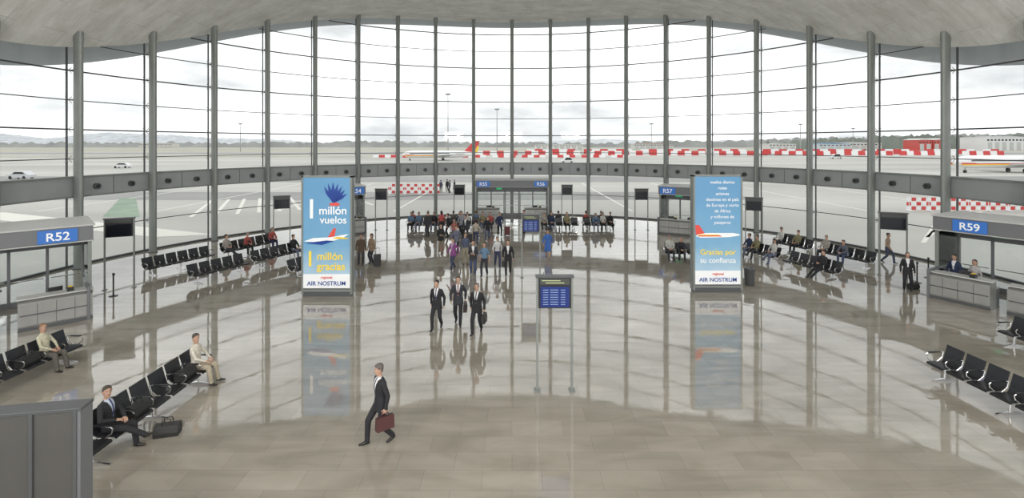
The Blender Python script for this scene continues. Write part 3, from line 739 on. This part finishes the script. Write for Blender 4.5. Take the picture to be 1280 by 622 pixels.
for k in range(8): b.add([(28+k*2,34+k*2,-.05),(28.4+k*2,34+k*2,-.05),(38+k*2,44+k*1.2,-.05),(37.6+k*2,44+k*1.2,-.05)],[(0,1,2,3)],LINE)
b.obj('ground',recalc=False)
def barrier(x0,x1,y,seg,h,name='red_white_barrier',skip=0,rz=0):
    b=MB(); n=int((x1-x0)/seg)
    for i in range(n):
        m=RED if i%2 else WHITE; x=x0+i*seg
        if skip and i%skip==skip-1: continue
        b.add([(x,y-.4,-.045),(x+seg*.96,y-.4,-.045),(x+seg*.96,y+.4,-.045),(x,y+.4,-.045),(x+.05,y-.12,h),(x+seg*.93,y-.12,h),(x+seg*.93,y+.12,h),(x+.05,y+.12,h)],
              [(0,3,2,1),(4,5,6,7),(0,1,5,4),(1,2,6,5),(2,3,7,6),(3,0,4,7)],m)
    b.obj(name)
barrier(-30,300,300,4.2,2.6,skip=9); barrier(10,330,335,5.5,3.4,skip=7); barrier(-70,60,250,3,1.3,skip=5)
def mesh_fence(x0,x1,y):
    b=MB(); n=int((x1-x0)/.5)
    for i in range(n):
        for k in range(3):
            if (i+k)%2: b.box((x0+i*.5,y,.25+k*.45),(.42,.04,.34),RED)
            else: b.box((x0+i*.5,y,.25+k*.45),(.42,.04,.3),WHITE)
    for i in range(0,n,4): b.box((x0+i*.5,y,.7),(.06,.08,1.5),WHITE); b.box((x0+i*.5,y,.01),(.3,.6,.1),WHITE)
    b.obj('safety_fence')
mesh_fence(40,56,50); mesh_fence(-16.5,-9.5,67)
def airliner(x,y,rz,L=32,sc=1.0,tail=RED):
    b=MB()
    prof=[(.1,0),(.6,.5),(1.1,1.6),(1.45,3.5),(1.5,5),(1.5,L*.68),(1.3,L*.78),(.8,L*.9),(.25,L*.985),(.05,L)]
    M=Matrix.Rotation(pi/2,4,'Y')
    b.lathe(prof,WHITE,20,Matrix.Translation((0,0,2.6))@M)
    for sy in(-1,1):
        b.add([(L*.4,sy*1.2,1.8),(L*.58,sy*1.2,1.8),(L*.64,sy*11,2.5),(L*.57,sy*11,2.5),(L*.4,sy*1.2,2.1),(L*.58,sy*1.2,2.1),(L*.64,sy*11,2.6),(L*.57,sy*11,2.6)],
              [(0,3,2,1),(4,5,6,7),(0,1,5,4),(1,2,6,5),(2,3,7,6),(3,0,4,7)],LGREY)
        b.cyl((L*.68,sy*2.3,3.2),(L*.8,sy*2.3,3.2),.75,WHITE,16,.55)
        b.box((L*.35,sy*1.48,2.9),(L*.5,.04,.3),mat('window_line',(.1,.1,.12),.3)); b.box((L*.3,sy*1.42,2.2),(L*.55,.05,.35),tail); b.box((L*.3,sy*1.44,1.95),(L*.55,.05,.2),YEL)
        b.add([(L*.93,0,8.0),(L*.99,0,8.0),(L*1.03,sy*3.8,8.1),(L*.99,sy*3.8,8.1),(L*.96,0,8.2)],[(0,1,2,3),(0,3,4),(1,2,4),(2,3,4)],WHITE)
        b.cyl((L*.52,sy*1.8,2),(L*.52,sy*1.8,.5),.12,GREYM); b.cyl((L*.52,sy*1.6,.5),(L*.52,sy*2,.5),.5,BLACK,14)
    b.prism([(L*.8,3.9),(L*.93,8.2),(L*1.0,8.2),(L*.96,3.0)],-.15,.15,tail,axis='y')
    b.prism([(L*.93,3.6),(L*.97,6),(L*.99,6),(L*.97,3.0)],-.17,.17,YEL,axis='y')
    b.cyl((L*.1,0,1.5),(L*.1,0,.35),.1,GREYM); b.cyl((L*.1,-.2,.35),(L*.1,.2,.35),.35,BLACK,14)
    b.obj('airliner',(x,y,-.04),rz,smooth=True)
airliner(-45,203,R_(12)); airliner(103,116,R_(8),L=34)
def car(x,y,rz,col,h=1.5,L=4.4):
    b=MB(); m=mat('car_%.2f_%.2f'%(col[0],col[2]),col,.3)
    b.prism([(-L/2,.3),(-L/2,.8),(-L*.28,.95),(-L*.12,h),(L*.25,h),(L*.42,.95),(L/2,.85),(L/2,.3)],-.85,.85,m,axis='y')
    b.prism([(-L*.24,.98),(-L*.11,h-.1),(L*.23,h-.1),(L*.36,.98)],-.87,.87,BLACK,axis='y')
    for sx in(-.3,.3):
        for sy in(-.8,.8): b.cyl((sx*L,sy-.1,.32),(sx*L,sy+.1,.32),.32,BLACK,14)
    b.obj('service_car',(x,y,-.04),rz,bevel=.05)
car(-110,140,.1,(.7,.7,.7)); car(150,230,0,(.7,.7,.7),2.2,6); car(-95,96,0,(.6,.6,.62)); car(20,180,.1,(.7,.7,.7),2,5)
for i in range(9): car(300+i*11,500,.05*i,random.choice([(.1,.2,.5),(.7,.7,.7),(.5,.08,.06),(.2,.3,.5)]),1.9)
def hangar(x,y,w,d,h,col,roof,gable=True):
    b=MB(); m=mat('cladding_%.2f_%.2f'%(col[0],col[1]),col,.7); rm=mat('roofing_%.2f_%.2f'%(roof[0],roof[1]),roof,.6)
    b.box((0,0,h/2),(w,d,h),m)
    b.prism([(-w/2-.5,h),(0,h+w*.12 if gable else h+.8),(w/2+.5,h)],-d/2-.5,d/2+.5,rm,axis='y')
    k=max(2,int(w/7))
    for i in range(k): b.box((-w/2+w*(i+.5)/k,-d/2-.05,h*.32),(w/k*.6,.1,h*.6),LGREY)
    for i in range(k*2): b.box((-w/2+w*(i+.5)/(2*k),-d/2-.05,h*.78),(w/k*.28,.1,h*.12),BLACK)
    b.obj('airport_hangar',(x,y,-.04),0)
hangar(425,520,14,20,11,(.55,.08,.07),(.6,.58,.55)); hangar(442,522,14,20,11,(.55,.1,.08),(.6,.58,.55))
hangar(505,520,44,30,14,(.72,.72,.72),(.65,.66,.68),False); hangar(345,540,34,20,7,(.55,.6,.65),(.1,.25,.5),False); hangar(390,560,40,20,8,(.6,.6,.58),(.55,.56,.58),False)
hangar(475,560,20,20,11,(.7,.7,.68),(.5,.5,.52)); hangar(300,560,30,20,7,(.65,.64,.62),(.5,.5,.5),False); hangar(60,640,60,20,6,(.7,.69,.67),(.6,.6,.6),False); hangar(180,640,50,20,7,(.6,.6,.58),(.5,.3,.25),False)
hangar(-640,900,60,20,8,(.6,.58,.55),(.55,.5,.48),False)
def ridge(name,x0,x1,y,pts,col,jag,n,dep=60,seed=1):
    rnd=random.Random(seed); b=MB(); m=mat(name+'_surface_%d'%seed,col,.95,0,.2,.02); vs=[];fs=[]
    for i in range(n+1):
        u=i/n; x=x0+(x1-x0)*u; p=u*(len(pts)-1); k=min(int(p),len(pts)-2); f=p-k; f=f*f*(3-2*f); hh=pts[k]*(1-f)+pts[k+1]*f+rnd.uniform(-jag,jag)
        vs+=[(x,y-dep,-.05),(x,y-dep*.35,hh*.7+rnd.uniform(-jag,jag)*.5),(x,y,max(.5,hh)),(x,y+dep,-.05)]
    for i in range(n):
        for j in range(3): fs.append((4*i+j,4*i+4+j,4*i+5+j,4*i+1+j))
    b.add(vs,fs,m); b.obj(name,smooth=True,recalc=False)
ridge('distant_hills',-4600,-1300,3600,[130,60,85,50,90,75,50,40,10],(.50,.52,.545),4,120,400,3)  # hill colours are pale with distance haze painted in
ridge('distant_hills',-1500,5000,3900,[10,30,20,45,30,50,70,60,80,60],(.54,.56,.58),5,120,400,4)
ridge('tree_line',-1100,2200,1000,[8,10,9,12,10,9,14,20,26,30,22,18,28,20],(.27,.275,.26),3.2,500,20,5)  # tree colours also have haze mixed into the green
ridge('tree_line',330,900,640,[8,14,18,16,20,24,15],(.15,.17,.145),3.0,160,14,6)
for (x,y,h) in ((-40,310,38),(-10,330,30),(118,420,24),(250,430,24),(-230,420,24),(330,480,22)):
    b=MB(); b.cyl((0,0,0),(0,0,h),.35,GREYM,8,.18); b.box((0,0,h),(3,.8,.6),DARKSTEEL)
    for k in range(4): b.box((-1.1+k*.75,-.5,h-.5),(.5,.3,.5),LGREY)
    b.obj('floodlight_mast',(x,y,-.04))

# ------------------------------------------------------------------ world, lights, camera
w=bpy.data.worlds.new('overcast_sky'); S.world=w; w.use_nodes=True; nt=w.node_tree; L=nt.links; bg=nt.nodes['Background']
tc=nt.nodes.new('ShaderNodeTexCoord'); mp=nt.nodes.new('ShaderNodeMapping'); mp.inputs['Scale'].default_value=(1,1,3.5); L.new(tc.outputs['Generated'],mp.inputs[0])
n=nt.nodes.new('ShaderNodeTexNoise'); n.inputs['Scale'].default_value=2.2; n.inputs['Detail'].default_value=7; n.inputs['Roughness'].default_value=.55; L.new(mp.outputs[0],n.inputs['Vector'])
r=nt.nodes.new('ShaderNodeValToRGB'); r.color_ramp.elements[0].position=.36; r.color_ramp.elements[0].color=(.41,.42,.43,1); r.color_ramp.elements[1].position=.66; r.color_ramp.elements[1].color=(1,1,.985,1)
L.new(n.outputs['Fac'],r.inputs[0]); L.new(r.outputs[0],bg.inputs[0]); bg.inputs[1].default_value=1.9
for (x,y) in ((-10,-4),(0,-4),(10,-4)):  # added fill lights overhead, behind the camera, lifting the dim foreground
    l=bpy.data.lights.new('added_overhead_fill','AREA'); l.shape='RECTANGLE'; l.size=6; l.size_y=5; l.energy=650; l.color=(1,.98,.95)
    o=bpy.data.objects.new('added_overhead_fill',l); S.collection.objects.link(o); o.location=(x,y,15.5); o.rotation_euler=(R_(18),0,0)
# added fill lights behind the camera, brightening the vault
for x in (-12,0,12):
    l=bpy.data.lights.new('added_vault_fill','AREA'); l.shape='RECTANGLE'; l.size=4; l.size_y=1.5; l.energy=1500; l.color=(1,.985,.96)
    o=bpy.data.objects.new('added_vault_fill',l); S.collection.objects.link(o); o.location=(x,-3,8.5); o.rotation_euler=(R_(180-55),0,0)

cam=bpy.data.cameras.new('camera'); co=bpy.data.objects.new('camera',cam); S.collection.objects.link(co)
co.location=(0,0,6.7); co.rotation_euler=(pi/2,0,0); cam.sensor_width=36; cam.clip_end=8000; cam.clip_start=.1
cam.lens=36*620/1280; cam.shift_y=-131/1280
S.camera=co
